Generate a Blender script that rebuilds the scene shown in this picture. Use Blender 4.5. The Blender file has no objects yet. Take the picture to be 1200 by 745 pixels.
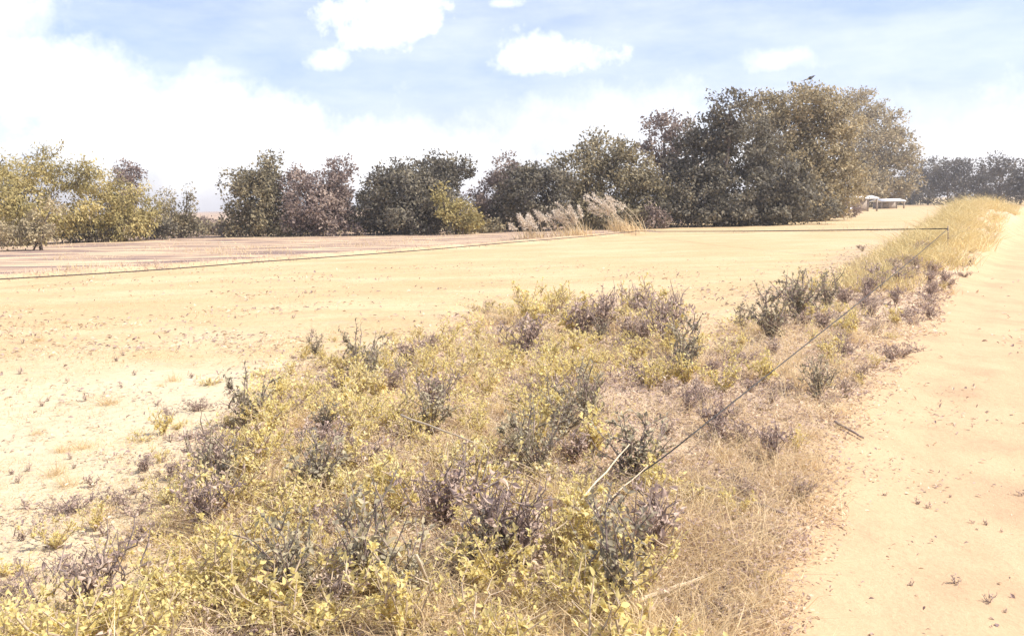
import bpy, math, random
import numpy as np
from mathutils import Matrix, Vector
R_ = math.radians
rng = np.random.default_rng(11)
random.seed(11)
S = bpy.context.scene
COL = S.collection

# ------------------------------------------------------------------ camera, sky, sun, exposure
F = 1080.0; CX, CY = 600.0, 372.5; EYE = 1.6
PITCH = math.atan((372.5 - 240) / F); ROLL = -R_(1.15)
cam = bpy.data.cameras.new('camera'); cam.lens = 36 * F / 1200; cam.clip_end = 6000; cam.clip_start = 0.05
co = bpy.data.objects.new('camera', cam); COL.objects.link(co); S.camera = co
M = Matrix.Rotation(math.pi / 2 - PITCH, 4, 'X') @ Matrix.Rotation(ROLL, 4, 'Z')
co.matrix_world = Matrix.Translation((0, 0, EYE)) @ M
S.render.resolution_x = 1024; S.render.resolution_y = 635
S.view_settings.view_transform = 'Standard'; S.view_settings.look = 'None'
S.view_settings.gamma = 1; S.view_settings.use_curve_mapping = False
S.view_settings.exposure = 0.9
SUN_EL = R_(50); SUN_AZ = math.atan2(0.85, -0.20)         # from the right, a little behind the camera
S.world = bpy.data.worlds.new('World'); S.world.use_nodes = True
wt = S.world.node_tree; wt.nodes.clear()
def N(t, typ, **kw):
    n = t.nodes.new(typ)
    for k, v in kw.items():
        if k.startswith('i_'):
            key = k[2:]; key = int(key) if key.isdigit() else key
            n.inputs[key].default_value = v
        else: setattr(n, k, v)
    return n
def ray(px, py):
    d = Vector(((px - CX) / F, -(py - CY) / F, -1)); return (M.to_3x3() @ d)
out = N(wt, 'ShaderNodeOutputWorld'); bg = N(wt, 'ShaderNodeBackground', i_Strength=0.118)
sky = N(wt, 'ShaderNodeTexSky', sky_type='NISHITA', sun_disc=False, sun_elevation=SUN_EL, sun_rotation=SUN_AZ,
        air_density=1.0, dust_density=1.2, ozone_density=3.5)
tc = N(wt, 'ShaderNodeTexCoord')
nz = N(wt, 'ShaderNodeTexNoise', i_Scale=13.0, i_Detail=8.0, i_Roughness=0.66)
wt.links.new(tc.outputs['Generated'], nz.inputs['Vector'])
def wmath(op, a, b=None, clamp=False):
    n = N(wt, 'ShaderNodeMath', operation=op, use_clamp=clamp)
    for i, v in enumerate((a, b)):
        if v is None: continue
        if isinstance(v, (int, float)): n.inputs[i].default_value = v
        else: wt.links.new(v, n.inputs[i])
    return n.outputs[0]
def wdot(v):
    n = N(wt, 'ShaderNodeVectorMath', operation='DOT_PRODUCT'); n.inputs[1].default_value = v
    wt.links.new(tc.outputs['Generated'], n.inputs[0]); return n.outputs['Value']
noise = wmath('MULTIPLY', wmath('SUBTRACT', nz.outputs['Fac'], 0.5), 2.6)
# cloud banks: centre seen from the field, half-width, half-height (in units of 1/1080 rad), softness
CL = [(465, 16, 88, 33, .75, 1, 1.5), (645, 67, 70, 18, .9, .95, 1.6), (590, 4, 26, 7, .9, .7, 1.4), (378, 73, 26, 14, 1.0, .75, 1.9),
      (20, 100, 130, 52, .8, 1, .9), (190, 150, 240, 66, .9, 1, 1), (430, 210, 330, 74, 1, 1, .9), (720, 160, 180, 58, 1.1, .75, .9), (915, 70, 44, 18, 1.0, .7, 1.2),
      (5, 8, 60, 36, .9, .8, .9), (1120, 195, 330, 75, 1.2, .7, .7), (860, 215, 400, 80, 1, .9, .7), (250, 85, 60, 12, 1, .5, .9),
      (-400, 140, 300, 90, .9, 1, 1), (1700, 60, 320, 90, .9, .9, 1), (300, -500, 380, 120, .9, .9, 1), (1100, -700, 320, 100, .9, .9, 1)]
mask = None
for (px, py, rx, ry, soft, op, wob) in CL:
    c = ray(px, py).normalized(); r = c.cross(Vector((0, 0, 1))).normalized(); u = r.cross(c)
    a = wmath('MULTIPLY', wdot(r), F / rx); b = wmath('MULTIPLY', wdot(u), F / ry)
    d = wmath('SQRT', wmath('ADD', wmath('MULTIPLY', a, a), wmath('MULTIPLY', b, b)))
    d = wmath('ADD', d, wmath('MULTIPLY', noise, -wob))
    mr = N(wt, 'ShaderNodeMapRange', interpolation_type='SMOOTHSTEP'); wt.links.new(d, mr.inputs['Value'])
    mr.inputs['From Min'].default_value = 1.05 + soft * .45; mr.inputs['From Max'].default_value = 1 - soft
    mr.inputs['To Max'].default_value = op
    f = wmath('MULTIPLY', mr.outputs['Result'], wmath('GREATER_THAN', wdot(c), 0.0))
    mask = f if mask is None else wmath('MAXIMUM', mask, f)
# thin veil over everything, thickest low down
nz2 = N(wt, 'ShaderNodeTexNoise', i_Scale=5.0, i_Detail=7.0, i_Roughness=0.65)
mp = N(wt, 'ShaderNodeMapping'); mp.inputs['Scale'].default_value = (1, 1, 4); wt.links.new(tc.outputs['Generated'], mp.inputs['Vector'])
wt.links.new(mp.outputs[0], nz2.inputs['Vector'])
veil = N(wt, 'ShaderNodeMapRange'); wt.links.new(nz2.outputs['Fac'], veil.inputs['Value'])
veil.inputs['From Min'].default_value = .35; veil.inputs['From Max'].default_value = .75
veil.inputs['To Min'].default_value = .09; veil.inputs['To Max'].default_value = .44
mask = wmath('MAXIMUM', mask, veil.outputs[0])
mix = N(wt, 'ShaderNodeMix', data_type='RGBA')
tint = N(wt, 'ShaderNodeMix', data_type='RGBA', blend_type='MULTIPLY'); tint.inputs[0].default_value = 1; tint.inputs[7].default_value = (.95, .85, .99, 1); wt.links.new(sky.outputs[0], tint.inputs[6])
wt.links.new(mask, mix.inputs[0]); wt.links.new(tint.outputs[2], mix.inputs[6]); mix.inputs[7].default_value = (6.6, 6.65, 6.8, 1)
wt.links.new(mix.outputs[2], bg.inputs['Color']); wt.links.new(bg.outputs[0], out.inputs[0])

sl = bpy.data.lights.new('sun', 'SUN'); sl.energy = 3.7; sl.angle = R_(0.5); sl.color = (1, .94, .84)
so = bpy.data.objects.new('sun', sl); COL.objects.link(so)
sd = Vector((math.sin(SUN_AZ) * math.cos(SUN_EL), math.cos(SUN_AZ) * math.cos(SUN_EL), math.sin(SUN_EL)))
so.rotation_euler = sd.to_track_quat('Z', 'Y').to_euler(); so.location = sd * 60

# ------------------------------------------------------------------ helpers
def P0(px, py, z=0.0):                    # the point at height z seen at a spot of the photograph
    d = ray(px, py); t = (z - EYE) / d.z
    return np.array([d.x * t, d.y * t, z])
def PD(px, py, depth):                    # the point seen at a spot, at a distance along the view
    d = ray(px, py); return np.array([0, 0, EYE]) + np.array(d) * depth
def tag(o, label=None, cat=None, group=None, kind=None):
    for k, v in (('label', label), ('category', cat), ('group', group), ('kind', kind)):
        if v: o[k] = v
    return o
def empty(name, loc=(0, 0, 0), rz=0):
    o = bpy.data.objects.new(name, None); COL.objects.link(o); o.location = loc; o.rotation_euler.z = rz
    o.empty_display_size = .1; return o
def link(name, me, mat, parent=None):
    o = bpy.data.objects.new(name, me); COL.objects.link(o)
    if mat: me.materials.append(mat)
    if parent: o.parent = parent
    return o
def npmesh(name, V, sizes, idx, smooth=False):
    me = bpy.data.meshes.new(name)
    V = np.asarray(V, np.float32).reshape(-1, 3); sizes = np.asarray(sizes, np.int32); idx = np.asarray(idx, np.int32)
    me.vertices.add(len(V)); me.vertices.foreach_set('co', V.ravel())
    me.loops.add(len(idx)); me.loops.foreach_set('vertex_index', idx)
    me.polygons.add(len(sizes)); st = np.concatenate(([0], np.cumsum(sizes)[:-1])).astype(np.int32)
    me.polygons.foreach_set('loop_start', st); me.polygons.foreach_set('loop_total', sizes)
    if smooth: me.polygons.foreach_set('use_smooth', np.ones(len(sizes), bool))
    me.update(calc_edges=True); me.validate(); return me
def nrm(a): return a / (np.linalg.norm(a, axis=-1, keepdims=True) + 1e-9)
def rdir(n, r=rng): return nrm(r.normal(size=(n, 3)))
class Geo:
    """collects leaves, blades and tubes as arrays; one mesh out"""
    def __init__(s): s.V = []; s.s = []; s.i = []; s.n = 0
    def add(s, V, tmpl):                  # V (n,k,3), tmpl list of faces
        n, k, _ = V.shape
        if n == 0: return
        off = (np.arange(n) * k + s.n)[:, None]
        flat = np.concatenate([np.array(f) for f in tmpl]); 
        s.i.append((off + flat[None, :]).ravel()); s.s.append(np.tile([len(f) for f in tmpl], n))
        s.V.append(V.reshape(-1, 3)); s.n += n * k
    def leaf4(s, P, D, Nn, L, W):         # diamond leaf
        B = nrm(np.cross(D, Nn)); L = L[:, None]; W = W[:, None]
        V = np.stack([P, P + D * L * .45 + B * W / 2, P + D * L, P + D * L * .45 - B * W / 2], 1); s.add(V, [(0, 1, 2, 3)])
    def leaf6(s, P, D, Nn, L, W, curl=.25):
        B = nrm(np.cross(D, Nn)); U = nrm(np.cross(B, D)); L = L[:, None]; W = W[:, None]
        up = U * L * curl
        V = np.stack([P, P + D * L * .35 + B * W / 2 + up * .5, P + D * L * .35 - B * W / 2 + up * .5,
                      P + D * L * .72 + B * W * .36 + up * .2, P + D * L * .72 - B * W * .36 + up * .2, P + D * L - up * .5, P + D * L * .36, P + D * L * .72 - up * .15], 1)
        s.add(V, [(0, 6, 1), (0, 2, 6), (1, 6, 7, 3), (6, 2, 4, 7), (3, 7, 5), (7, 4, 5)])
    def blade(s, P, D, L, W, bend):       # grass blade: D initial dir, bend horizontal vector
        side = nrm(np.cross(D, rdir(len(P)))); L = L[:, None]; W = W[:, None]
        m = P + D * L * .5 + bend * L * .18; t = P + D * L * .9 + bend * L * .75
        V = np.stack([P - side * W / 2, P + side * W / 2, m + side * W * .4, m - side * W * .4, t], 1); s.add(V, [(0, 1, 2, 3), (3, 2, 4)])
    def tube(s, pts, rad, k=4, cap=True):
        pts = np.asarray(pts, float); n = len(pts); rad = np.asarray(rad, float)
        T = np.gradient(pts, axis=0); T = nrm(T)
        ref = np.array([0, 0, 1.]) if abs(T[0, 2]) < .8 else np.array([1., 0, 0])
        A = nrm(np.cross(T, ref)); B = nrm(np.cross(T, A)); a = np.arange(k) * 2 * math.pi / k
        V = pts[:, None] + rad[:, None, None] * (A[:, None] * np.cos(a)[None, :, None] + B[:, None] * np.sin(a)[None, :, None])
        f = [(i * k + j, i * k + (j + 1) % k, (i + 1) * k + (j + 1) % k, (i + 1) * k + j) for i in range(n - 1) for j in range(k)]
        if cap: f.append(tuple((n - 1) * k + j for j in range(k))); f.append(tuple(reversed(range(k))))
        s.add(V.reshape(1, -1, 3), f)
    def box(s, c, h, rz=0):
        c = np.asarray(c, float); sg = np.array([[x, y, z] for x in (-1, 1) for y in (-1, 1) for z in (-1, 1)], float) * h
        ca, sa = math.cos(rz), math.sin(rz); v = sg.copy(); v[:, 0] = sg[:, 0] * ca - sg[:, 1] * sa; v[:, 1] = sg[:, 0] * sa + sg[:, 1] * ca
        s.add((v + c)[None], [(0, 1, 3, 2), (4, 6, 7, 5), (0, 4, 5, 1), (2, 3, 7, 6), (0, 2, 6, 4), (1, 5, 7, 3)])
    def mesh(s, name, smooth=False): return npmesh(name, np.concatenate(s.V), np.concatenate(s.s), np.concatenate(s.i), smooth)

# ------------------------------------------------------------------ materials
def newmat(name):
    m = bpy.data.materials.new(name); m.use_nodes = True; t = m.node_tree; t.nodes.clear()
    return m, t, N(t, 'ShaderNodeOutputMaterial')
def ramp(t, stops, interp='LINEAR'):
    r = N(t, 'ShaderNodeValToRGB'); r.color_ramp.interpolation = interp; e = r.color_ramp.elements
    while len(e) < len(stops): e.new(.5)
    for i, (p, c) in enumerate(stops): e[i].position = p; e[i].color = (*c, 1)
    return r
def leafmat(name, stops, transl=.3, rough=.7, nscale=.7, nmix=.5):
    """per-leaf colour from the leaf's own random value, drifting from clump to clump"""
    m, t, o = newmat(name); g = N(t, 'ShaderNodeNewGeometry'); c = N(t, 'ShaderNodeTexCoord'); oi = N(t, 'ShaderNodeObjectInfo')
    nz = N(t, 'ShaderNodeTexNoise', i_Scale=nscale, i_Detail=3.0); t.links.new(g.outputs['Position'], nz.inputs['Vector'])
    mr = N(t, 'ShaderNodeMapRange'); mr.inputs[1].default_value = .3; mr.inputs[2].default_value = .7; t.links.new(nz.outputs['Fac'], mr.inputs[0])
    mx = N(t, 'ShaderNodeMix', data_type='FLOAT'); mx.inputs[0].default_value = nmix
    t.links.new(g.outputs['Random Per Island'], mx.inputs[2]); t.links.new(mr.outputs[0], mx.inputs[3])
    r = ramp(t, stops); t.links.new(mx.outputs[0], r.inputs[0])
    p = N(t, 'ShaderNodeBsdfPrincipled', i_Roughness=rough); p.inputs['Specular IOR Level'].default_value = .25
    tr = N(t, 'ShaderNodeBsdfTranslucent'); ms = N(t, 'ShaderNodeMixShader'); ms.inputs[0].default_value = transl
    t.links.new(r.outputs[0], p.inputs['Base Color']); t.links.new(r.outputs[0], tr.inputs[0])
    t.links.new(p.outputs[0], ms.inputs[1]); t.links.new(tr.outputs[0], ms.inputs[2]); t.links.new(ms.outputs[0], o.inputs[0]); return m
def plainmat(name, c1, c2, scale=8, rough=.85, bump=.3):
    m, t, o = newmat(name); c = N(t, 'ShaderNodeTexCoord'); nz = N(t, 'ShaderNodeTexNoise', i_Scale=scale, i_Detail=6.0)
    t.links.new(c.outputs['Object'], nz.inputs['Vector']); r = ramp(t, [(.3, c1), (.7, c2)]); t.links.new(nz.outputs['Fac'], r.inputs[0])
    p = N(t, 'ShaderNodeBsdfPrincipled', i_Roughness=rough); b = N(t, 'ShaderNodeBump', i_Strength=bump, i_Distance=.01)
    t.links.new(nz.outputs['Fac'], b.inputs['Height']); t.links.new(b.outputs[0], p.inputs['Normal'])
    t.links.new(r.outputs[0], p.inputs['Base Color']); t.links.new(p.outputs[0], o.inputs[0]); return m
BARK = plainmat('bark', (.10, .075, .06), (.22, .17, .13), 5)
STEM = plainmat('dry stem', (.36, .27, .18), (.55, .44, .30), 20)
TWIG = plainmat('twig', (.16, .12, .11), (.34, .26, .21), 20)
PALE = plainmat('bleached stalk', (.42, .33, .22), (.62, .51, .36), 14)
L_BAMBOO = leafmat('bamboo foliage', [(0, (.09, .08, .06)), (.4, (.38, .32, .13)), (1, (.74, .60, .27))], .35, nmix=.6)  # darkest stop stands in for the shade inside the clump
L_OLIVE = leafmat('olive foliage', [(0, (.10, .09, .075)), (.5, (.28, .24, .145)), (1, (.56, .46, .27))], .3)
L_DARK = leafmat('dark foliage', [(0, (.095, .085, .075)), (.55, (.175, .155, .11)), (1, (.34, .29, .19))], .25)
L_TAN = leafmat('tan foliage', [(0, (.13, .11, .085)), (.45, (.36, .30, .18)), (1, (.66, .54, .32))], .3)
L_ROSE = leafmat('reddish dry foliage', [(0, (.12, .09, .09)), (.5, (.30, .23, .19)), (1, (.54, .43, .34))], .3)
L_FAR = leafmat('distant foliage', [(0, (.09, .085, .08)), (.6, (.17, .155, .13)), (1, (.29, .25, .19))], .25, nscale=.25)
L_WEED = leafmat('yellow-green weed leaf', [(0, (.46, .36, .18)), (.3, (.74, .62, .24)), (.75, (.86, .75, .36)), (1, (.88, .79, .58))], .48, nscale=1.3)
L_GREY = leafmat('grey-green weed leaf', [(0, (.20, .175, .145)), (.6, (.42, .37, .24)), (1, (.68, .58, .36))], .25, nscale=2)
L_BROWN = leafmat('withered leaf', [(0, (.27, .19, .185)), (.45, (.60, .46, .37)), (1, (.80, .66, .49))], .35, nscale=2)
L_STRAW = leafmat('straw', [(0, (.56, .42, .24)), (.5, (.76, .60, .35)), (1, (.86, .74, .50))], .4, nscale=1)
L_GRASSY = leafmat('yellow grass', [(0, (.54, .43, .21)), (.5, (.72, .59, .29)), (1, (.82, .70, .42))], .25, nscale=.6)
L_LITTER = leafmat('leaf litter', [(0, (.18, .12, .125)), (.35, (.42, .31, .26)), (.7, (.66, .52, .36)), (1, (.80, .69, .50))], .2, nscale=1.6)
L_PLUME = leafmat('reed plume', [(0, (.55, .46, .36)), (.5, (.74, .66, .54)), (1, (.86, .80, .70))], .3)

# ------------------------------------------------------------------ terrain
def seg_dist(x, y, poly):
    """distance to a polyline and the nearest point's y; sign by side"""
    best = np.full(x.shape, 1e9); side = np.zeros(x.shape); along = np.zeros(x.shape)
    for (a, b) in zip(poly[:-1], poly[1:]):
        dx, dy = b[0] - a[0], b[1] - a[1]; L2 = dx * dx + dy * dy
        t = np.clip(((x - a[0]) * dx + (y - a[1]) * dy) / L2, 0, 1)
        qx, qy = a[0] + t * dx, a[1] + t * dy; d = np.hypot(x - qx, y - qy); m = d < best
        best = np.where(m, d, best); side = np.where(m, np.sign((x - qx) * dy - (y - qy) * dx), side); along = np.where(m, qy, along)
    if id(poly) in CLOSE: side = np.where(inside(x, y, poly + CLOSE[id(poly)]), 1.0, -1.0)
    return best, side, along
CLOSE = {}
def inside(x, y, poly):
    c = np.zeros(x.shape, bool)
    for a, b in zip(poly, poly[1:] + poly[:1]):
        if a[1] == b[1]: continue
        c ^= ((a[1] > y) != (b[1] > y)) & (x < (b[0] - a[0]) * (y - a[1]) / (b[1] - a[1]) + a[0])
    return c
TRACK_L = [P0(*p)[:2] for p in ((870, 745), (905, 670), (950, 590), (1000, 500), (1072, 400), (1125, 335), (1165, 292), (1188, 270))]
# carry it on, behind the camera and away to the horizon
d0 = nrm(TRACK_L[0] - TRACK_L[1]); d1 = nrm(TRACK_L[-1] - TRACK_L[-2])
TRACK_L = [TRACK_L[0] + d0 * 60] + TRACK_L + [TRACK_L[-1] + d1 * 30, TRACK_L[-1] + d1 * 400]
CLOSE[id(TRACK_L)] = [np.array((3000., TRACK_L[-1][1])), np.array((3000., TRACK_L[0][1]))]
BUND = [P0(*p)[:2] for p in ((-300, 352), (0, 329), (300, 308), (600, 286), (745, 274))]
CLOSE[id(BUND)] = [np.array((3000., BUND[-1][1])), np.array((3000., -500.)), np.array((-300., -500.)), np.array((-300., BUND[0][1]))]
BUND2 = [BUND[-1], P0(1110, 271)[:2]]
def vnoise(x, y, seed, sc):
    """smooth value noise"""
    r = np.random.default_rng(seed); T = r.random((64, 64)); x = x / sc; y = y / sc
    xi = np.floor(x).astype(int); yi = np.floor(y).astype(int); fx = x - xi; fy = y - yi
    fx = fx * fx * (3 - 2 * fx); fy = fy * fy * (3 - 2 * fy); g = lambda a, b: T[a % 64, b % 64]
    return (g(xi, yi) * (1 - fx) + g(xi + 1, yi) * fx) * (1 - fy) + (g(xi, yi + 1) * (1 - fx) + g(xi + 1, yi + 1) * fx) * fy - .5
def height(x, y):
    x = np.asarray(x, float); y = np.asarray(y, float)
    d, s, al = seg_dist(x, y, TRACK_L)          # s > 0: on the track side
    near = np.clip(1 - np.hypot(x, y) / 120, 0, 1)
    hb = .10 + .62 * np.clip((al - 12) / 16, 0, 1); hb = hb * np.clip((120 - al) / 60, 0, 1)
    hb = hb + .55 * np.exp(-((al - 37) / 7.) ** 2)
    off = np.where(s > 0, d + .9, .9 - d)        # bank crest .9 m inside the field side
    wd = np.where(off > 0, .75, 1.5)
    z = hb * np.exp(-(off / wd) ** 2)
    z -= .05 * np.clip(s * d, 0, .5) * 2 * near
    rut = np.where(s > 0, np.exp(-((d - 1.1) / .28) ** 2) + np.exp(-((d - 2.7) / .3) ** 2), 0)
    z -= .035 * rut
    b, _, _ = seg_dist(x, y, BUND); z += .16 * np.exp(-(b / .35) ** 2)
    b2, _, _ = seg_dist(x, y, BUND2); z += .10 * np.exp(-(b2 / .3) ** 2)
    z += near * (.05 * vnoise(x, y, 1, 2.3) + .03 * vnoise(x, y, 2, .8) + .015 * vnoise(x, y, 3, .3))
    return z
n1 = 620
u = np.linspace(-1, 1, n1); v = np.linspace(0, 1, n1)
gx = 2.2 * np.sinh(u * 7.2) + u * 14; gy = -12 + 1.3 * np.sinh(v * 7.9) + v * 42
X, Y = np.meshgrid(gx, gy); Z = height(X, Y)
# ground polygons of the weedy verge
VERGE_PX = [(-60, 760), (-40, 765), (60, 748), (190, 696), (252, 618), (268, 535), (325, 480), (400, 430), (500, 395), (600, 372), (690, 352), (760, 372), (830, 415), (880, 385), (930, 352), (990, 318), (1030, 290), (1110, 262)]
VP = [P0(*p)[:2] for p in VERGE_PX]
CLOSE[id(VP)] = [np.array((90., VP[-1][1])), np.array((90., -40.)), np.array((-3., -40.))]
def verge_mask(x, y):
    """1 on the overgrown strip, 0 in the open field and on the track, soft at the margins"""
    x = np.asarray(x, float); y = np.asarray(y, float)
    d, s, al = seg_dist(x, y, VP); wob = 1.4 * vnoise(x, y, 7, 1.1) + .7 * vnoise(x, y, 8, .4)
    a = np.clip(.5 + (s * d / (.25 + .05 * np.hypot(x, y)) + wob) * .6, 0, 1)
    d2, s2, _ = seg_dist(x, y, TRACK_L); b = np.clip(.5 - (s2 * d2 + .02 + .3 * vnoise(x, y, 9, .7) + .12 * vnoise(x, y, 10, .2)) / .5, 0, 1)
    return a * b * (y < 60)
def track_mask(x, y):
    d2, s2, _ = seg_dist(x, y, TRACK_L); e = .2 * vnoise(x, y, 9, .7) + .1 * vnoise(x, y, 10, .2)
    return np.clip(.5 + (s2 * d2 + e + .05) / .35, 0, 1) * np.clip(.5 + (5.4 - s2 * d2 + e) / .4, 0, 1)
VM = verge_mask(X, Y); TM = track_mask(X, Y)
bd, bs, _ = seg_dist(X, Y, BUND); 
MARG = np.clip(1 - bd / .5, 0, 1)
FARM = np.where(bs < 0, np.clip(bd / 1.2, 0, 1), 0) * (X < 8)         # rougher ground beyond the bund
verts = np.stack([X, Y, Z], -1).reshape(-1, 3)
ii = (np.arange(n1 - 1)[:, None] * n1 + np.arange(n1 - 1)[None, :]).ravel()
quads = np.stack([ii, ii + 1, ii + n1 + 1, ii + n1], 1)
# vertex normals of the whole sheet, shared by its pieces
dzx = np.gradient(Z, axis=1) / np.gradient(X, axis=1); dzy = np.gradient(Z, axis=0) / np.gradient(Y, axis=0)
VN = nrm(np.stack([-dzx, -dzy, np.ones_like(Z)], -1)).reshape(-1, 3)
def ground_mat():
    m, t, o = newmat('dry ground'); L = t.links.new
    a = N(t, 'ShaderNodeAttribute', attribute_name='mask'); sp = N(t, 'ShaderNodeSeparateColor'); L(a.outputs['Color'], sp.inputs[0])
    g = N(t, 'ShaderNodeNewGeometry')
    def nz(s, d=6, r=.6, sc=(1, 1, 1)):
        mp = N(t, 'ShaderNodeMapping'); mp.inputs['Scale'].default_value = sc; L(g.outputs['Position'], mp.inputs[0])
        n = N(t, 'ShaderNodeTexNoise', i_Scale=s, i_Detail=float(d), i_Roughness=r); L(mp.outputs[0], n.inputs['Vector']); return n.outputs['Fac']
    def mixc(f, c1, c2):
        n = N(t, 'ShaderNodeMix', data_type='RGBA'); L(f, n.inputs[0])
        for k, c in ((6, c1), (7, c2)):
            if isinstance(c, tuple): n.inputs[k].default_value = (*c, 1)
            else: L(c, n.inputs[k])
        return n.outputs[2]
    big = ramp(t, [(.36, (.47, .33, .165)), (.5, (.54, .40, .22)), (.6, (.62, .495, .30))]); L(nz(.45, 9, .72, (.45, 1, 1)), big.inputs[0])
    fine = ramp(t, [(.32, (.26, .185, .11)), (.47, (.49, .365, .20)), (.7, (.62, .49, .30))]); L(nz(14, 8, .75), fine.inputs[0])
    fm = N(t, 'ShaderNodeMix', data_type='RGBA'); fm.inputs[0].default_value = .5; L(big.outputs[0], fm.inputs[6]); L(fine.outputs[0], fm.inputs[7])
    field = fm.outputs[2]
    pale_ = ramp(t, [(.3, (.42, .34, .22)), (.45, (.56, .475, .32)), (.7, (.68, .59, .42))]); L(nz(11, 8, .75), pale_.inputs[0])
    mot = ramp(t, [(.52, (0, 0, 0)), (.66, (1, 1, 1))]); L(nz(3.2, 9, .78, (.6, 1.2, 1)), mot.inputs[0])
    mm = N(t, 'ShaderNodeMath', operation='MULTIPLY'); L(mot.outputs[0], mm.inputs[0]); mm.inputs[1].default_value = .6
    field = mixc(mm.outputs[0], field, (.36, .25, .18))
    pa = N(t, 'ShaderNodeAttribute', attribute_name='bleached'); field = mixc(pa.outputs['Fac'], field, pale_.outputs[0])
    trk = ramp(t, [(.38, (.41, .265, .16)), (.5, (.51, .345, .20)), (.62, (.56, .395, .235))]); L(nz(1.1, 9, .7), trk.inputs[0])
    peb = ramp(t, [(.30, (.32, .22, .15)), (.45, (.50, .37, .22)), (.75, (.60, .46, .29))]); L(nz(38, 6, .8), peb.inputs[0])
    tm = N(t, 'ShaderNodeMix', data_type='RGBA'); tm.inputs[0].default_value = .42; L(trk.outputs[0], tm.inputs[6]); L(peb.outputs[0], tm.inputs[7])
    ver = ramp(t, [(.3, (.34, .25, .20)), (.5, (.52, .395, .27)), (.7, (.62, .49, .32))]); L(nz(6, 9, .75), ver.inputs[0])
    far = ramp(t, [(.40, (.20, .145, .13)), (.5, (.42, .30, .21)), (.6, (.60, .46, .29))]); L(nz(.5, 7, .65, (.35, 2, 1)), far.inputs[0])
    c = mixc(sp.outputs[2], field, far.outputs[0]); c = mixc(sp.outputs[0], c, ver.outputs[0]); c = mixc(sp.outputs[1], c, tm.outputs[2])
    p = N(t, 'ShaderNodeBsdfPrincipled', i_Roughness=.95); p.inputs['Specular IOR Level'].default_value = .1; L(c, p.inputs['Base Color'])
    b = N(t, 'ShaderNodeBump', i_Strength=.55, i_Distance=.03); L(nz(9, 9, .7), b.inputs['Height'])
    b2 = N(t, 'ShaderNodeBump', i_Strength=.5, i_Distance=.008); L(nz(45, 5, .7), b2.inputs['Height']); L(b.outputs[0], b2.inputs['Normal']); L(b2.outputs[0], p.inputs['Normal'])
    L(p.outputs[0], o.inputs[0]); return m
GM = ground_mat()
mid = lambda A: A.reshape(-1)[quads].mean(1)
vmq, tmq, yq = mid(VM), mid(TM), mid(Y)
kindq = np.where(tmq > .5, 1, np.where(vmq > .5, 2, 0))
pc = P0(110, 520); BL = .8 * np.clip(1.25 - np.hypot((X - pc[0]) / 3.2, (Y - pc[1]) / 4.5) + 1.1 * vnoise(X, Y, 95, 1.3) + .5 * vnoise(X, Y, 96, .4), 0, 1).ravel()
MASK = np.stack([VM, TM, np.maximum(FARM, MARG * .6)], -1).reshape(-1, 3)
for k, name in ((0, 'field'), (1, 'dirt_track'), (2, 'verge')):
    q = quads[kindq == k]; uq, inv = np.unique(q.ravel(), return_inverse=True)
    me = npmesh(name, verts[uq], np.full(len(q), 4), inv, True)
    at = me.attributes.new('mask', 'FLOAT_COLOR', 'POINT'); at.data.foreach_set('color', np.c_[MASK[uq], np.ones(len(uq))].astype(np.float32).ravel())
    bl = me.attributes.new('bleached', 'FLOAT', 'POINT'); bl.data.foreach_set('value', BL[uq].astype(np.float32))
    me.normals_split_custom_set_from_vertices(VN[uq].tolist())
    tag(link(name, me, GM), kind='structure')

# ------------------------------------------------------------------ trees
def crown(geo, lobes, size, dens=1.0, droop=0.0, clump=.5, r=rng):
    for (c, rad) in lobes:
        area = 4 * math.pi * ((rad[0] * rad[2]) ** 1.6 / 3 + (rad[0] * rad[1]) ** 1.6 / 3 + (rad[1] * rad[2]) ** 1.6 / 3) ** (1 / 1.6)
        nc = max(6, int(area / (clump ** 2) * .55)); nl = int(dens * area * 2.6 / (size * size * .45) / nc)
        d = rdir(nc, r); rr = r.uniform(.45, 1.06, (nc, 1)) ** .7
        cc = c + d * rad * rr * (1 + .12 * r.normal(size=(nc, 1)))
        w = r.uniform(.45, 1.25, nc) * nl; w[r.random(nc) < .14] *= .15
        idx = np.repeat(np.arange(nc), w.astype(int)); n = len(idx)
        cs = clump * r.uniform(.35, .75, nc)[idx][:, None]
        p = cc[idx] + np.clip(r.normal(size=(n, 3)), -1.5, 1.5) * cs * np.array([1, 1, .8])
        outd = nrm(p - c); D = nrm(outd * .6 + rdir(n, r) + np.array([0, 0, -droop])); Nn = nrm(outd + rdir(n, r) * .9 + np.array([0, 0, .5]))
        L = size * r.uniform(.6, 1.35, n); geo.leaf4(p, D, Nn, L, L * (.55 if droop < .5 else .34))
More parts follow.
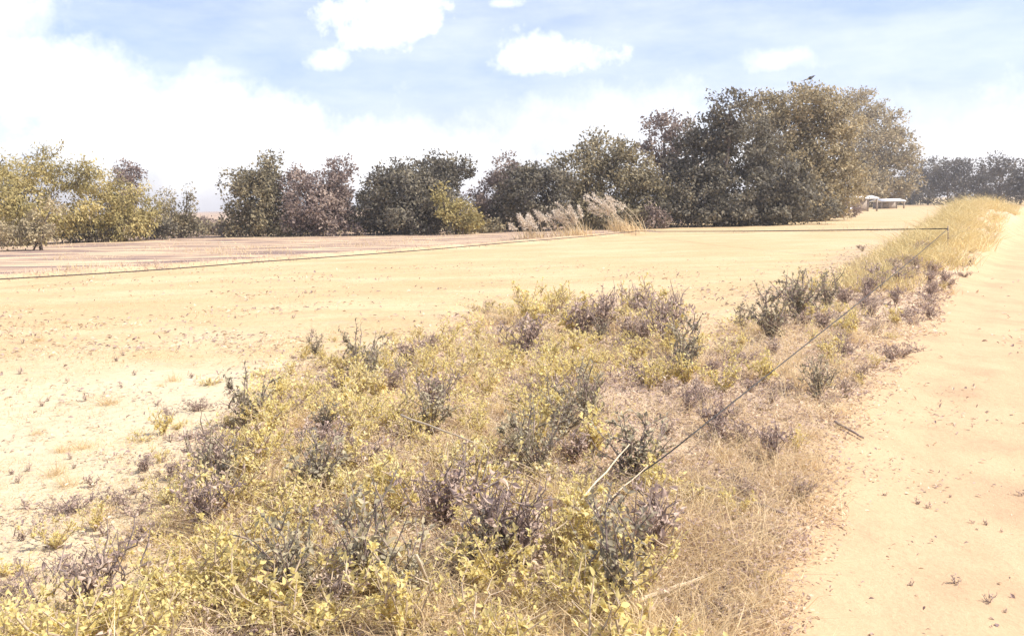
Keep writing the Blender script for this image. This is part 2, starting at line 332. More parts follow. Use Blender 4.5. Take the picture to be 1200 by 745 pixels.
def tree(name, label, cat, px, pyb, lobes, mat, size=.2, dens=1.0, back=1.0, droop=0, stems=3, clump=.5, group=None, seed=0, bark=None, deep=.8, twigs=0):
    """lobes: spots, half-widths and half-heights in the photograph's pixels, turned into metres at the tree's distance"""
    r = np.random.default_rng(seed + 100)
    base = P0(px, pyb) * back; base[2] = 0; base[2] = float(height(base[0], base[1]))
    dist = base[1] * math.cos(PITCH); sc = dist / F; B = base.copy()
    o = empty(name, base); tag(o, label, cat, group); L = []
    for (lx, ly, rx, ry) in lobes:
        c = PD(lx, ly, dist) + np.array([0, r.uniform(-.5, .5) * rx * sc, 0]); rad = np.array([rx, rx * deep, ry]) * sc
        c[2] = max(c[2], base[2] + rad[2] * .7); L.append((c - B, rad))
    g = Geo(); crown(g, L, size, dens, droop, clump, r)
    t = Geo(); H = max(c[2] for c, _ in L); tr = .045 * H ** .8 * (1 if stems < 5 else .4)
    for k in range(stems):
        c, rad = L[k % len(L)]; b0 = np.array([r.normal() * .12 * stems * .5, r.normal() * .12 * stems * .5, -.1])
        tip = c + rad * r.uniform(-.3, .5, 3); s = np.linspace(0, 1, 7)[:, None]
        mid_ = b0 * (1 - s) + tip * s; mid_[:, :2] = b0[:2] + (tip - b0)[:2] * (s ** 1.7); mid_[1:-1] += r.normal(size=(5, 3)) * .05 * H * .4
        t.tube(mid_, tr * (1 - .8 * s[:, 0]) * (1 if k == 0 else .7), 7)
        for j in range(5):
            q = mid_[r.integers(2, 6)]; e = q + rdir(1, r)[0] * rad * .7 + np.array([0, 0, .3 * rad[2]])
            t.tube([q, (q + e) / 2 + r.normal(size=3) * .1, e], [tr * .3, tr * .2, tr * .06], 5)
    if twigs:
        for _ in range(twigs):
            c, rad = L[r.integers(len(L))]; d = rdir(1, r)[0]; d[2] = abs(d[2]) * .8 + .2; d = d / np.linalg.norm(d)
            a = c + d * rad * .8; b = c + d * rad * 1.15 + np.array([0, 0, .15]); b += r.normal(size=3) * .15
            n = 26; s = r.random((n, 1)); p = a + (b - a) * s + r.normal(size=(n, 3)) * .07; ll = np.full(n, size * .8)
            g.leaf4(p, rdir(n, r), rdir(n, r), ll, ll * .5)
            t.tube([a, (a + b) / 2 + r.normal(size=3) * .06, b], [.02, .014, .006], 4)
    link('crown', g.mesh('crown'), mat, o); link('trunk', t.mesh('trunk', True), bark or BARK, o)
    return o
GT = 'trees along the far side of the field'
tree('bamboo_clump', 'big yellow-green bamboo clump at the left edge of the field', 'bamboo', 25, 287,
     [(5, 205, 38, 26), (58, 192, 26, 20), (88, 208, 24, 18), (-40, 205, 50, 40), (20, 236, 50, 30), (72, 243, 34, 28), (-30, 255, 50, 30), (40, 262, 42, 22)],
     L_BAMBOO, .2, 1.0, droop=.9, stems=12, group=GT, seed=1, twigs=14, clump=.55)
tree('bamboo_clump', 'lower yellow bamboo clump leaning right of the tallest bamboo', 'bamboo', 135, 283,
     [(118, 214, 28, 18), (150, 236, 32, 20), (118, 246, 34, 24), (150, 262, 34, 18), (178, 246, 16, 14), (105, 265, 28, 16)],
     L_BAMBOO, .2, .95, droop=.8, stems=8, group=GT, seed=2, twigs=10)
tree('round_tree', 'small round reddish tree top showing above the yellow bamboo', 'tree', 152, 280,
     [(152, 202, 15, 12), (150, 224, 18, 18), (150, 250, 18, 22)], L_ROSE, .2, 1.0, back=1.25, stems=2, group=GT, seed=3, clump=.35)
tree('young_tree', 'thin pale-leaved sapling in front of the bamboo at far left', 'tree', 48, 293,
     [(58, 243, 12, 5), (44, 256, 10, 8), (24, 268, 24, 9), (50, 272, 20, 11), (12, 280, 26, 9)], L_TAN, .15, .7, stems=3, group=GT, seed=4, clump=.3)
tree('bush', 'dark rounded bush at the right foot of the yellow bamboo', 'bush', 180, 281,
     [(180, 264, 20, 13), (172, 270, 18, 10)], L_DARK, .17, 1.0, stems=2, group=GT, seed=5, clump=.35)
tree('slender_tree', 'slender feathery tree with two upright plumes, left of the open gap', 'tree', 208, 279,
     [(194, 234, 8, 14), (199, 250, 12, 14), (222, 230, 5, 15), (219, 248, 8, 14), (208, 264, 22, 13)], L_OLIVE, .15, .8, stems=4, group=GT, seed=6, clump=.3)
tree('bush', 'low faded bush under the open gap in the tree line', 'bush', 242, 275,
     [(236, 264, 16, 8), (252, 266, 18, 7)], L_ROSE, .16, .9, stems=2, group=GT, seed=7, clump=.35)
tree('broadleaf_tree', 'dark tree with a yellowish tip, first right of the open gap', 'tree', 300, 277,
     [(316, 197, 14, 14), (308, 212, 22, 16), (286, 216, 20, 16), (298, 240, 30, 22), (302, 262, 34, 16), (306, 228, 28, 28), (322, 250, 24, 24)], L_OLIVE, .19, 1.0, group=GT, seed=8, twigs=6)
tree('broadleaf_tree', 'faded pinkish-olive tree with two small tops left of the dark dome', 'tree', 372, 276,
     [(348, 214, 16, 18), (396, 199, 16, 14), (378, 222, 30, 22), (395, 240, 20, 28), (352, 248, 26, 24), (376, 262, 36, 15), (374, 240, 36, 28)], L_ROSE, .19, .95, group=GT, seed=9, twigs=8)
tree('broadleaf_tree', 'dense dark dome-shaped tree in the middle of the tree line', 'tree', 478, 274,
     [(448, 226, 26, 26), (482, 207, 32, 20), (528, 200, 24, 15), (462, 250, 42, 22), (510, 236, 40, 32), (440, 252, 26, 20), (475, 228, 46, 34), (505, 214, 36, 26), (490, 252, 60, 20)], L_DARK, .2, 1.1, group=GT, seed=10, twigs=5)
tree('shrub', 'pale yellow-green shrub in front of the dark dome-shaped tree', 'shrub', 538, 273,
     [(514, 226, 9, 11), (524, 240, 15, 13), (540, 252, 20, 17), (548, 262, 20, 9)], L_BAMBOO, .17, .8, back=.95, stems=3, group=GT, seed=11, clump=.35)
tree('broadleaf_tree', 'narrow pinkish dry tree between the dark dome and the low dark trees', 'tree', 585, 272,
     [(592, 196, 14, 15), (586, 216, 20, 16), (576, 236, 26, 32), (602, 228, 20, 24), (568, 252, 26, 20)], L_ROSE, .19, .9, back=1.06, group=GT, seed=12)
tree('broadleaf_tree', 'low dark olive tree behind the bleached reeds', 'tree', 628, 272,
     [(616, 210, 22, 15), (642, 214, 22, 18), (630, 232, 46, 32), (610, 250, 40, 20)], L_DARK, .2, 1.0, back=1.05, group=GT, seed=13, twigs=5)
tree('broadleaf_tree', 'large olive tree with a rounded yellowish top, left of the tallest trees', 'tree', 708, 270,
     [(706, 182, 36, 24), (680, 200, 28, 26), (738, 200, 30, 28), (716, 226, 54, 36), (674, 238, 36, 28), (754, 234, 32, 32), (712, 254, 58, 18)], L_OLIVE, .21, 1.05, group=GT, seed=14, back=1.06, twigs=6)
tree('broadleaf_tree', 'sparse reddish tree rising behind between the olive and tallest trees', 'tree', 782, 266,
     [(776, 148, 20, 15), (798, 158, 18, 16), (774, 172, 24, 20), (792, 200, 28, 30), (788, 240, 28, 24)], L_ROSE, .22, .8, back=1.1, group=GT, seed=15, twigs=8)
tree('broadleaf_tree', 'huge tree in shade-dark foliage at the left of the tallest group', 'tree', 845, 265,
     [(854, 130, 24, 20), (838, 158, 34, 26), (824, 190, 42, 34), (868, 180, 50, 42), (812, 224, 48, 30), (870, 230, 58, 30), (800, 248, 42, 14), (860, 250, 60, 14), (912, 214, 34, 26), (940, 238, 40, 20)], L_DARK, .23, 1.1, group=GT, seed=16, twigs=8)  # dark foliage paints the shaded left and lower front of the tallest group
tree('broadleaf_tree', 'tallest tree with a broad tan and olive crown', 'tree', 940, 259,
     [(898, 128, 28, 22), (936, 124, 38, 23), (972, 138, 36, 26), (905, 160, 42, 30), (965, 172, 46, 36), (920, 200, 54, 34), (975, 210, 46, 32), (930, 240, 60, 20), (966, 240, 28, 14)], L_TAN, .23, 1.05, group=GT, seed=17, twigs=10)
tree('broadleaf_tree', 'lighter airy tree at the right end of the tallest group', 'tree', 1024, 243,
     [(1008, 124, 30, 20), (1036, 146, 30, 22), (1048, 176, 26, 26), (1012, 168, 38, 32), (1034, 204, 40, 28), (1000, 214, 38, 26), (1045, 224, 32, 14), (1000, 236, 36, 12)], L_TAN, .42, .9, clump=.9, group=GT, seed=18, twigs=14)
farx = [(1066, 196), (1088, 188), (1110, 190), (1130, 186), (1152, 190), (1172, 184), (1196, 188), (1222, 186), (1252, 188)]
for i, (fx, ft) in enumerate(farx):
    r = np.random.default_rng(i)
    tree('distant_tree', 'blue-grey distant tree in the even row at the right of the horizon', 'tree', fx, 240,
         [(fx, ft + 11, 12 + r.uniform(0, 4), 12), (fx + r.uniform(-8, 8), ft + 25, 15, 15), (fx + r.uniform(-6, 6), ft + 40, 16, 12)], L_FAR, .42, .9, stems=2,
         clump=1.0, group='even row of distant trees at the right', seed=30 + i)
# low dry scrub at the trees' feet
lows = [(100, 284, 30, 11, 'between the two yellow bamboo clumps'), (268, 277, 14, 6, 'just left of the first tree past the gap'), (335, 277, 14, 8, 'where the dark and pinkish trees meet'),
        (415, 276, 12, 7, 'at the left foot of the dark dome'), (572, 273, 18, 8, 'left of the bleached reeds'), (768, 268, 14, 14, 'under the sparse reddish tree'), (895, 263, 26, 8, 'under the tallest trees'), (985, 255, 20, 10, 'at the right foot of the tallest tree')]
for i, (x, y, rx, ry, wh) in enumerate(lows):
    tree('scrub', 'low scrub ' + wh, 'scrub', x, y, [(x - rx * .4, y - ry, rx * .7, ry), (x + rx * .5, y - ry * .8, rx * .7, ry * .8)], (L_DARK if i == 0 else L_ROSE if i % 2 else L_OLIVE), .17, .8, stems=2, seed=60 + i, clump=.3, group='low scrub at the foot of the trees')  # first scrub is dark to stand for shade low between the bamboo
# leafy ground cover that closes the view under the crowns
g = Geo(); r = np.random.default_rng(5); n = 26000
t_ = r.random(n); xs = -55 + t_ * 95; ys = np.interp(xs, [-55, -28, -6, 10, 22, 40], [58, 60, 64, 72, 88, 98]) + r.normal(size=n) * 3
hh = np.clip(.6 + 1.1 * vnoise(xs, ys, 21, 3.1) + .5 * vnoise(xs, ys, 22, 1.1), .08, 2) * r.random(n)
keep = xs < 24; xs, ys, hh = xs[keep], ys[keep], hh[keep]; n = len(xs)
L = r.uniform(.14, .32, n); g.leaf4(np.stack([xs, ys, height(xs, ys) + hh], 1), rdir(n, r), rdir(n, r), L, L * .5)
tag(link('undergrowth', g.mesh('undergrowth'), L_OLIVE), kind='stuff')

# ------------------------------------------------------------------ far sheds with pale roofs
ROOF = plainmat('pale sheet roof', (.72, .72, .72), (.82, .82, .8), 2, .5, .1)
WALL = plainmat('weathered boards', (.28, .23, .19), (.4, .34, .28), 4)
def shed(label, px0, px1, pyt, pyb, depth, open_=True):
    a = PD(px0, pyt, depth); b = PD(px1, pyt, depth); base = PD((px0 + px1) / 2, pyb, depth); zt = (a[2] + b[2]) / 2; z0 = min(0.0, base[2])
    cx = (a[0] + b[0]) / 2; w = (b[0] - a[0]) / 2; o = empty('shed', (cx, a[1], 0)); tag(o, label, 'shed', 'low sheds beyond the tallest trees')
    g = Geo(); D = 2.2
    V = np.array([[-w, -D, zt - .28], [w, -D, zt - .28], [w, 0, zt], [-w, 0, zt], [-w, D, zt - .3], [w, D, zt - .3]]); V2 = V - [0, 0, .12]
    g.add(np.concatenate([V, V2])[None], [(0, 1, 2, 3), (3, 2, 5, 4), (7, 6, 9, 8), (8, 9, 10, 11), (0, 6, 7, 1), (4, 5, 11, 10), (0, 3, 9, 6), (3, 4, 10, 9), (1, 7, 8, 2), (2, 8, 11, 5)])
    link('roof', g.mesh('roof'), ROOF, o)
    g = Geo(); g.box((0, D * .5, (zt - .45) / 2), (w * .94, .06, (zt - .45) / 2)); link('wall', g.mesh('wall'), WALL, o)
    for s in np.linspace(-.92, .92, 4):
        g = Geo(); g.box((s * w, -D * .85, (zt - .4) / 2), (.08, .08, (zt - .4) / 2)); link('post', g.mesh('post'), WALL, o)
shed('long low shed with a white roof just right of the tallest tree', 988, 1022, 229.5, 240, 110)
shed('farther narrow white-roofed shed, right of the long low one', 1026, 1054, 233, 239, 130)
shed('small pale-roofed lean-to in the shade at the foot of the tallest tree', 974, 993, 242, 249, 84)

# ------------------------------------------------------------------ bird on the tree top
BIRD = plainmat('dark feathers', (.02, .02, .022), (.05, .045, .045), 10, .6)
import bmesh
def bird(px, py, depth):
    p = PD(px, py, depth); o = empty('bird', p); tag(o, 'dark bird perched on the very top of the tallest tree', 'bird'); g = Geo()
    s = np.linspace(0, 1, 11)
    spine = np.stack([-.30 + .58 * s, 0 * s, .02 + .16 * s + .1 * s ** 2], 1)
    rad = np.array([.006, .02, .05, .09, .11, .115, .10, .075, .065, .05, .008])
    g.tube(spine, rad, 10); g.tube([(.26, 0, .28), (.31, 0, .275), (.36, 0, .255)], [.022, .014, .003], 6)
    link('body', g.mesh('body', True), BIRD, o)
    for sgn in (-1, 1):
        g = Geo(); g.tube([(.08, sgn * .09, .16), (-.05, sgn * .11, .10), (-.2, sgn * .07, .05), (-.34, sgn * .03, .0)], [.03, .05, .035, .006], 6); link('wing', g.mesh('wing', True), BIRD, o)
        g = Geo(); g.tube([(.02, sgn * .035, .03), (.03, sgn * .035, -.08), (.04, sgn * .035, -.2)], [.014, .009, .007], 5); link('leg', g.mesh('leg'), BIRD, o)
    g = Geo(); g.tube([(-.26, 0, .04), (-.4, 0, -.01), (-.52, 0, -.06)], [.03, .035, .02], 6); link('tail', g.mesh('tail', True), BIRD, o)
bird(950, 93.5, 66)

# ------------------------------------------------------------------ tall bleached reeds at the field's far edge
def reeds(label, px, py, n, hgt, lean, seed):
    r = np.random.default_rng(seed); b = P0(px, py); b[2] = float(height(b[0], b[1])); o = empty('reed_clump', b); tag(o, label, 'reeds', 'bleached reed clumps at the far edge of the field')
    st = Geo(); pl = Geo(); bl = Geo()
    for k in range(n):
        a = np.array([r.normal() * .4, r.normal() * .3, -.03]); h = hgt * r.uniform(.6, 1.08); ln = lean * r.uniform(.2, 1.4)
        s = np.linspace(0, 1, 6)[:, None]; c = a + np.concatenate([ln * s ** 1.5 * h + 0 * s, r.normal() * .1 * s, h * (s - .12 * s ** 3)], 1)
        st.tube(c, np.linspace(.014, .006, 6), 4)
        m = 70; q = r.random(m); base = c[3] + (c[5] - c[3]) * q[:, None]; dd = nrm((c[5] - c[4])[None] + rdir(m, r) * .55); L = np.full(m, .17)
        pl.leaf4(base + r.normal(size=(m, 3)) * .02, dd, rdir(m, r), L, L * .22)
    m = n * 14; a = np.stack([r.normal(size=m) * .5, r.normal(size=m) * .35, np.zeros(m)], 1); dd = nrm(np.stack([r.normal(size=m) * .35 + lean * .5, r.normal(size=m) * .3, np.ones(m)], 1))
    bl.blade(a, dd, hgt * r.uniform(.15, .5, m), np.full(m, .025), rdir(m, r) * .5)
    link('stalks', st.mesh('stalks'), PALE, o); link('plumes', pl.mesh('plumes'), L_PLUME, o); link('blades', bl.mesh('blades'), L_STRAW, o)
reeds('pinkish bleached reed clump, leftmost of the three', 628, 280, 14, 1.35, -.45, 1)
reeds('pale reed clump with white plumes, middle of the three', 676, 279, 16, 1.7, -.75, 2)
reeds('tall reed clump leaning far left, rightmost of the three', 734, 275, 15, 2.1, -1.0, 3)

# ------------------------------------------------------------------ weeds and grasses
def proto(name, parts):
    """parts: (part name, mesh, material)"""
    return [(n, m, mt) for n, m, mt in parts]
def stems_of(r, n, h, spread, side=3):
    """main stems with side twigs: list of polylines"""
    out = []
    for _ in range(n):
        a = r.uniform(0, 2 * math.pi); sp = spread * r.uniform(.3, 1); hh = h * r.uniform(.6, 1.1); s = np.linspace(0, 1, 6)[:, None]
        tip = np.array([math.cos(a) * sp, math.sin(a) * sp, hh]); p = np.concatenate([tip[:2] * s ** 1.2, hh * (s * 1.15 - .15 * s ** 2)], 1); p += r.normal(size=p.shape) * .012 * np.arange(6)[:, None] / 5
        p[0] = (r.normal() * .02, r.normal() * .02, -.02); out.append(p)
        for _ in range(side):
            q = p[r.integers(1, 5)]; e = q + (rdir(1, r)[0] + [0, 0, .8]) * h * r.uniform(.15, .38); out.append(np.array([q, (q + e) / 2 + r.normal(size=3) * .012, e]))
    return out
def along(st, n, r):
    i = r.integers(0, len(st), n); P = np.zeros((n, 3)); D = np.zeros((n, 3))
    for k, j in enumerate(i):
        p = st[j]; q = r.uniform(.15, 1) * (len(p) - 1); a = int(min(q, len(p) - 2)); P[k] = p[a] + (p[a + 1] - p[a]) * (q - a); D[k] = p[a + 1] - p[a]
    return P, nrm(D)
def mk_leafy(seed, h=.42, n=9, leaves=420, ls=.045, mat=None, smat=None, spread=.26, nm='weed'):
    r = np.random.default_rng(seed); st = stems_of(r, n, h, spread); g = Geo()
    for p in st: g.tube(p, np.linspace(.0045, .0015, len(p)), 4, False)
    P, D = along(st, leaves, r); lf = Geo(); d = nrm(D * .5 + rdir(leaves, r) + [0, 0, .25]); L = ls * r.uniform(.5, 1.4, leaves)
    lf.leaf6(P, d, nrm(rdir(leaves, r) * .7 + [0, 0, 1]), L, L * r.uniform(.4, .62, leaves), .2)
    return [('stems', g.mesh('stems'), smat or STEM), ('leaves', lf.mesh('leaves'), mat)]
def mk_twiggy(seed, h=.38, n=12, leaves=200, ls=.032, mat=None, spread=.3):
    r = np.random.default_rng(seed); st = stems_of(r, n, h, spread, 6); g = Geo()
    for p in st: g.tube(p, np.linspace(.0038, .0012, len(p)), 3, False)
    P, D = along(st, leaves, r); lf = Geo(); d = rdir(leaves, r); L = ls * r.uniform(.5, 1.4, leaves)
    lf.leaf6(P, d, rdir(leaves, r), L, L * .55, .7)
    return [('twigs', g.mesh('twigs'), TWIG), ('leaves', lf.mesh('leaves'), mat)]
def mk_tuft(seed, n=110, h=.34, mat=None, w=.006, sp=.07, lean=.45):
    r = np.random.default_rng(seed); g = Geo(); P = np.concatenate([r.normal(size=(n, 2)) * sp, np.full((n, 1), -.01)], 1)
    D = nrm(np.stack([r.normal(size=n) * lean, r.normal(size=n) * lean, np.ones(n)], 1)); b = rdir(n, r); b[:, 2] = -abs(b[:, 2]) * .5
    g.blade(P, D, h * r.uniform(.4, 1.2, n), np.full(n, w), b); return [('blades', g.mesh('blades'), mat)]
PR = {'yellow': [mk_leafy(i, (.24, .30, .17, .13, .20, .27, .15)[i], (12, 10, 16, 18, 14, 9, 15)[i], (820, 640, 800, 720, 900, 520, 560)[i], (.021, .024, .018, .017, .020, .027, .022)[i], L_WEED, None, (.25, .2, .36, .42, .3, .18, .38)[i]) for i in range(7)],
      'brown': [mk_twiggy(20 + i, (.2, .26, .14, .3, .12)[i], 16, (330, 260, 300, 280, 220)[i], (.024, .028, .02, .026, .022)[i], L_BROWN, (.24, .2, .34, .22, .36)[i]) for i in range(5)],
      'grey': [mk_leafy(40 + i, .34, 13, 750, .026, L_GREY, TWIG, .22) for i in range(3)],
      'straw': [mk_tuft(50 + i, 110, .30 + .05 * i, L_STRAW) for i in range(3)],
      'grassy': [mk_tuft(60 + i, 190, .52 + .08 * i, L_GRASSY, .011, .2, .5) for i in range(3)],
      'sprout': [mk_leafy(70 + i, .13, 4, 40, .03, L_BROWN, TWIG, .08) for i in range(4)]}
COUNT = {}
def plant(kind, x, y, s, label, cat, group, name, r=rng):
    pr = PR[kind][r.integers(len(PR[kind]))]; z = float(height(x, y))
    o = empty(name, (x, y, z - .01), r.uniform(0, 6.28)); o.scale = (s, s, s * r.uniform(.85, 1.15)); tag(o, label, cat, group)
    for (n, me, mt) in pr:
        if not me.materials: me.materials.append(mt)
        c = bpy.data.objects.new(n, me); COL.objects.link(c); c.parent = o
    COUNT[kind] = COUNT.get(kind, 0) + 1; return o
def at(px, py): return P0(px, py)[:2]
def big(kind, px, py, s, label, cat='weed', name='weed', n=1):
    x, y = at(px, py); return plant(kind, x, y, s, label, cat, None, name)
# the ones that stand out
big('grey', 800, 452, 1.25, 'grey-green bushy weed standing alone near the straight dark drawn line', 'weed', 'bushy_weed')
big('grey', 935, 388, 1.7, 'dark grey-green shrub, tallest of the weeds left of the far drawn line', 'shrub', 'shrub')
big('grey', 905, 412, 1.5, 'dark low shrub just left of the tallest weed shrub', 'shrub', 'shrub')
big('grey', 968, 372, 1.3, 'dark thin shrub between the tallest weed shrub and the drawn line', 'shrub', 'shrub')
big('brown', 1040, 345, 2.2, 'dark tangled twiggy shrub beside the far end of the drawn line', 'shrub', 'twiggy_shrub')
big('brown', 590, 690, 1.3, 'tall purplish withered weed in the middle foreground', 'weed', 'withered_weed')
big('grey', 570, 700, .8, 'dark green weed at the foot of the tall purplish one', 'weed', 'bushy_weed')
big('brown', 660, 500, 1.3, 'purplish withered weed beside a grey one in the patch centre', 'weed', 'withered_weed')
big('grey', 690, 515, 1.0, 'grey weed right of the purplish one in the patch centre', 'weed', 'bushy_weed')
big('brown', 635, 478, 1.3, 'withered brown weed above the patch centre', 'weed', 'withered_weed')
big('grey', 370, 418, .75, 'small grey weed alone in the open field', 'weed', 'bushy_weed')
big('grey', 425, 442, 1.2, 'thin dark upright weed on the field margin', 'weed', 'upright_weed')
big('brown', 265, 570, 1.2, 'dark withered weed at the left end of the patch', 'weed', 'withered_weed')
big('grey', 255, 590, .9, 'dark green weed at the left end of the patch', 'weed', 'bushy_weed')
big('grey', 375, 592, 1.1, 'dark grey weed clump left of centre', 'weed', 'bushy_weed')
big('brown', 410, 560, 1.2, 'purple-grey withered weed left of centre', 'weed', 'withered_weed')
big('grey', 430, 735, 1.1, 'dark leafy weed at the bottom edge beside a pale stalk', 'weed', 'bushy_weed')
big('grey', 345, 742, 1.0, 'dark leafy weed at the bottom edge, left of the pale stalks', 'weed', 'bushy_weed')
big('brown', 110, 745, 1.1, 'dark withered weed in the bottom left corner', 'weed', 'withered_weed')
big('grey', 480, 742, .9, 'dark leafy weed at the bottom edge between two pale stalks', 'weed', 'bushy_weed')
big('brown', 845, 535, .8, 'small dark withered weed near the dirt track', 'weed', 'withered_weed')
big('brown', 905, 552, .8, 'small dark withered weed at the very edge of the dirt track', 'weed', 'withered_weed')
# the rest of the patch
r = np.random.default_rng(77); done = []
def scatter(n, kinds, xr, yr, mind, accept, smin, smax, lab, tries=20000):
    k = 0
    for _ in range(tries):
        px, py = r.uniform(*xr), r.uniform(*yr); x, y = at(px, py)
        if not accept(x, y, px, py): continue
        if any((x - a) ** 2 + (y - b) ** 2 < mind ** 2 for a, b in done): continue
        done.append((x, y)); kd = r.choice(list(kinds), p=list(kinds.values())); L_ = lab[kd]
        plant(kd, x, y, r.uniform(smin, smax) * (1 if kd != 'straw' else .95), L_[0], L_[1], L_[2], L_[3], r); k += 1
        if k >= n: break
    return k
inV = lambda x, y, px, py: verge_mask(x, y) > .55
LAB = {'yellow': ('yellow-green leafy weed in the overgrown strip between field and track', 'weed', 'yellow-green leafy weeds in the overgrown strip', 'leafy_weed'),
       'brown': ('withered purplish-brown weed in the overgrown strip between field and track', 'weed', 'withered weeds in the overgrown strip', 'withered_weed'),
       'grey': ('grey-green weed among the yellow ones of the overgrown strip', 'weed', 'grey-green weeds in the overgrown strip', 'bushy_weed'),
       'straw': ('tuft of dry straw-coloured grass in the overgrown strip', 'grass tuft', 'dry grass tufts in the overgrown strip', 'grass_tuft')}
left = lambda x, y, px, py: inV(x, y, px, py) and px < 830 - max(0, (700 - py)) * -.15 and py > 340
patchy = lambda x, y: vnoise(np.array(x), np.array(y), 61, .9) + .5 * vnoise(np.array(x), np.array(y), 62, .35)
scatter(205, {'yellow': .80, 'brown': .08, 'grey': .03, 'straw': .09}, (-30, 860), (400, 850), .13, lambda x, y, px, py: left(x, y, px, py) and patchy(x, y) > -.2, .65, 1.25, LAB)
scatter(75, {'yellow': .5, 'brown': .25, 'straw': .18, 'grey': .07}, (380, 1010), (350, 480), .25, lambda x, y, px, py: inV(x, y, px, py) and patchy(x, y) > -.15, .55, 1.1, LAB)
LM = {'yellow': ('low yellow-green weed spilling out of the overgrown strip into the straw field', 'weed', 'weeds on the margin of the open field', 'leafy_weed'),
      'brown': ('low withered weed spilling out of the overgrown strip into the straw field', 'weed', 'withered weeds on the margin of the open field', 'withered_weed')}
scatter(70, {'yellow': .6, 'brown': .4}, (-30, 800), (340, 760), .15, lambda x, y, px, py: verge_mask(x, y) < .55 and track_mask(x, y) < .01 and seg_dist(np.array(x), np.array(y), VP)[0] < (.5 + .07 * y) * r.random() and px < 800, .25, .7, LM)
scatter(60, {'yellow': .1, 'brown': .6, 'straw': .3}, (780, 1010), (420, 800), .2, inV, .3, .65, LAB)
scatter(75, {'yellow': .3, 'brown': .45, 'straw': .25}, (860, 1150), (280, 460), .15, inV, .3, .9, LAB)
LB = {'grassy': ('tall yellow grass tuft on the bank beside the far part of the track', 'grass tuft', 'tall yellow grass tufts on the far bank', 'grass_tuft'),
      'brown': ('low withered weed on the track side of the bank', 'weed', 'withered weeds on the bank by the track', 'withered_weed')}
bank = lambda x, y, px, py: verge_mask(x, y) > .4 and y > 12
scatter(100, {'grassy': 1}, (1020, 1235), (236, 330), .4, lambda x, y, px, py: seg_dist(np.array(x), np.array(y), TRACK_L)[1] < 0 and .25 < seg_dist(np.array(x), np.array(y), TRACK_L)[0] < (3.0 if y > 34 else 1.6) and 17 < y < 60, .8, 1.35, LB)
scatter(40, {'brown': 1}, (980, 1200), (280, 430), .35, lambda x, y, px, py: seg_dist(np.array(x), np.array(y), TRACK_L)[1] < 0 and seg_dist(np.array(x), np.array(y), TRACK_L)[0] < 1.2, .6, 1.0, LB)
LF = {'sprout': ('tiny dark weed sprout in the open straw field', 'weed', 'tiny weed sprouts in the open field', 'weed_sprout'), 'straw': ('small straw tuft in the open field', 'grass tuft', 'small straw tufts in the open field', 'grass_tuft')}
scatter(90, {'sprout': .8, 'straw': .2}, (0, 720), (370, 700), .08, lambda x, y, px, py: verge_mask(x, y) < .3 and vnoise(np.array(x), np.array(y), 51, 1.2) > -.1, .2, .6, LF)
LTK = {'sprout': ('tiny withered sprout on the bare dirt track', 'weed', 'tiny sprouts on the dirt track', 'weed_sprout')}
scatter(14, {'sprout': 1}, (1000, 1200), (560, 745), .05, lambda x, y, px, py: vnoise(np.array(x), np.array(y), 52, .6) > .05, .15, .35, LTK)

LC = {'yellow': ('taller yellowish weed on the crest at the far side of the overgrown patch', 'weed', 'taller weeds on the crest of the overgrown patch', 'leafy_weed'),
      'straw': ('tall straw tuft on the crest at the far side of the overgrown patch', 'grass tuft', 'tall straw tufts on the crest of the overgrown patch', 'grass_tuft'),
      'brown': ('taller withered weed on the crest at the far side of the overgrown patch', 'weed', 'taller withered weeds on the crest of the overgrown patch', 'withered_weed')}
scatter(34, {'yellow': .45, 'brown': .3, 'straw': .25}, (560, 790), (362, 420), .2, lambda x, y, px, py: verge_mask(x, y) > .2, 1.1, 1.7, LC)
# uncountable cover
cl = lambda x, y, a, sc: np.clip(vnoise(x, y, a, sc) + .6 * vnoise(x, y, a + 1, sc / 3), 0, 1)
def cover(name, n, xr, yr, acc, fn, mat, pxy=True, seed=0):
    r = np.random.default_rng(seed); px = r.uniform(*xr, n); py = r.uniform(*yr, n)
    Mi = np.array(M.to_3x3()); d = np.stack([(px - CX) / F, -(py - CY) / F, -np.ones(n)], 1) @ Mi.T; t = -EYE / d[:, 2]; x = d[:, 0] * t; y = d[:, 1] * t
    k = acc(x, y, r); x, y = x[k], y[k]; g = Geo(); fn(g, x, y, height(x, y), r)
    tag(link(name, g.mesh(name), mat), kind='stuff')
def f_litter(g, x, y, z, r):
    n = len(x); s = np.clip(np.hypot(x, y) / 7, .8, 2.2); L = r.uniform(.015, .045, n) * s; D = rdir(n, r); D[:, 2] *= .35; D = nrm(D)
    g.leaf6(np.stack([x, y, z + r.uniform(.002, .04, n)], 1), D, nrm(rdir(n, r) * .6 + [0, 0, 1]), L, L * r.uniform(.25, .6, n), .3)
cover('leaf_litter', 170000, (-80, 1120), (270, 860), lambda x, y, r: (verge_mask(x, y) > r.random(len(x)) * .9 + .02) & (y < 30), f_litter, L_LITTER, seed=1)
def f_creep(top, size):
    def f(g, x, y, z, r):
        n = len(x); s = np.clip(np.hypot(x, y) / 6, .85, 2.2); hh = top * np.clip(.35 + 1.2 * vnoise(x, y, 43, .45) + .8 * vnoise(x, y, 44, .17), .03, 1) * r.random(n) ** .7
        L = size * s * r.uniform(.5, 1.4, n); D = nrm(rdir(n, r) + [0, 0, .2]); g.leaf6(np.stack([x, y, z + hh], 1), D, nrm(rdir(n, r) * .8 + [0, 0, 1]), L, L * r.uniform(.4, .6, n), .25)
    return f
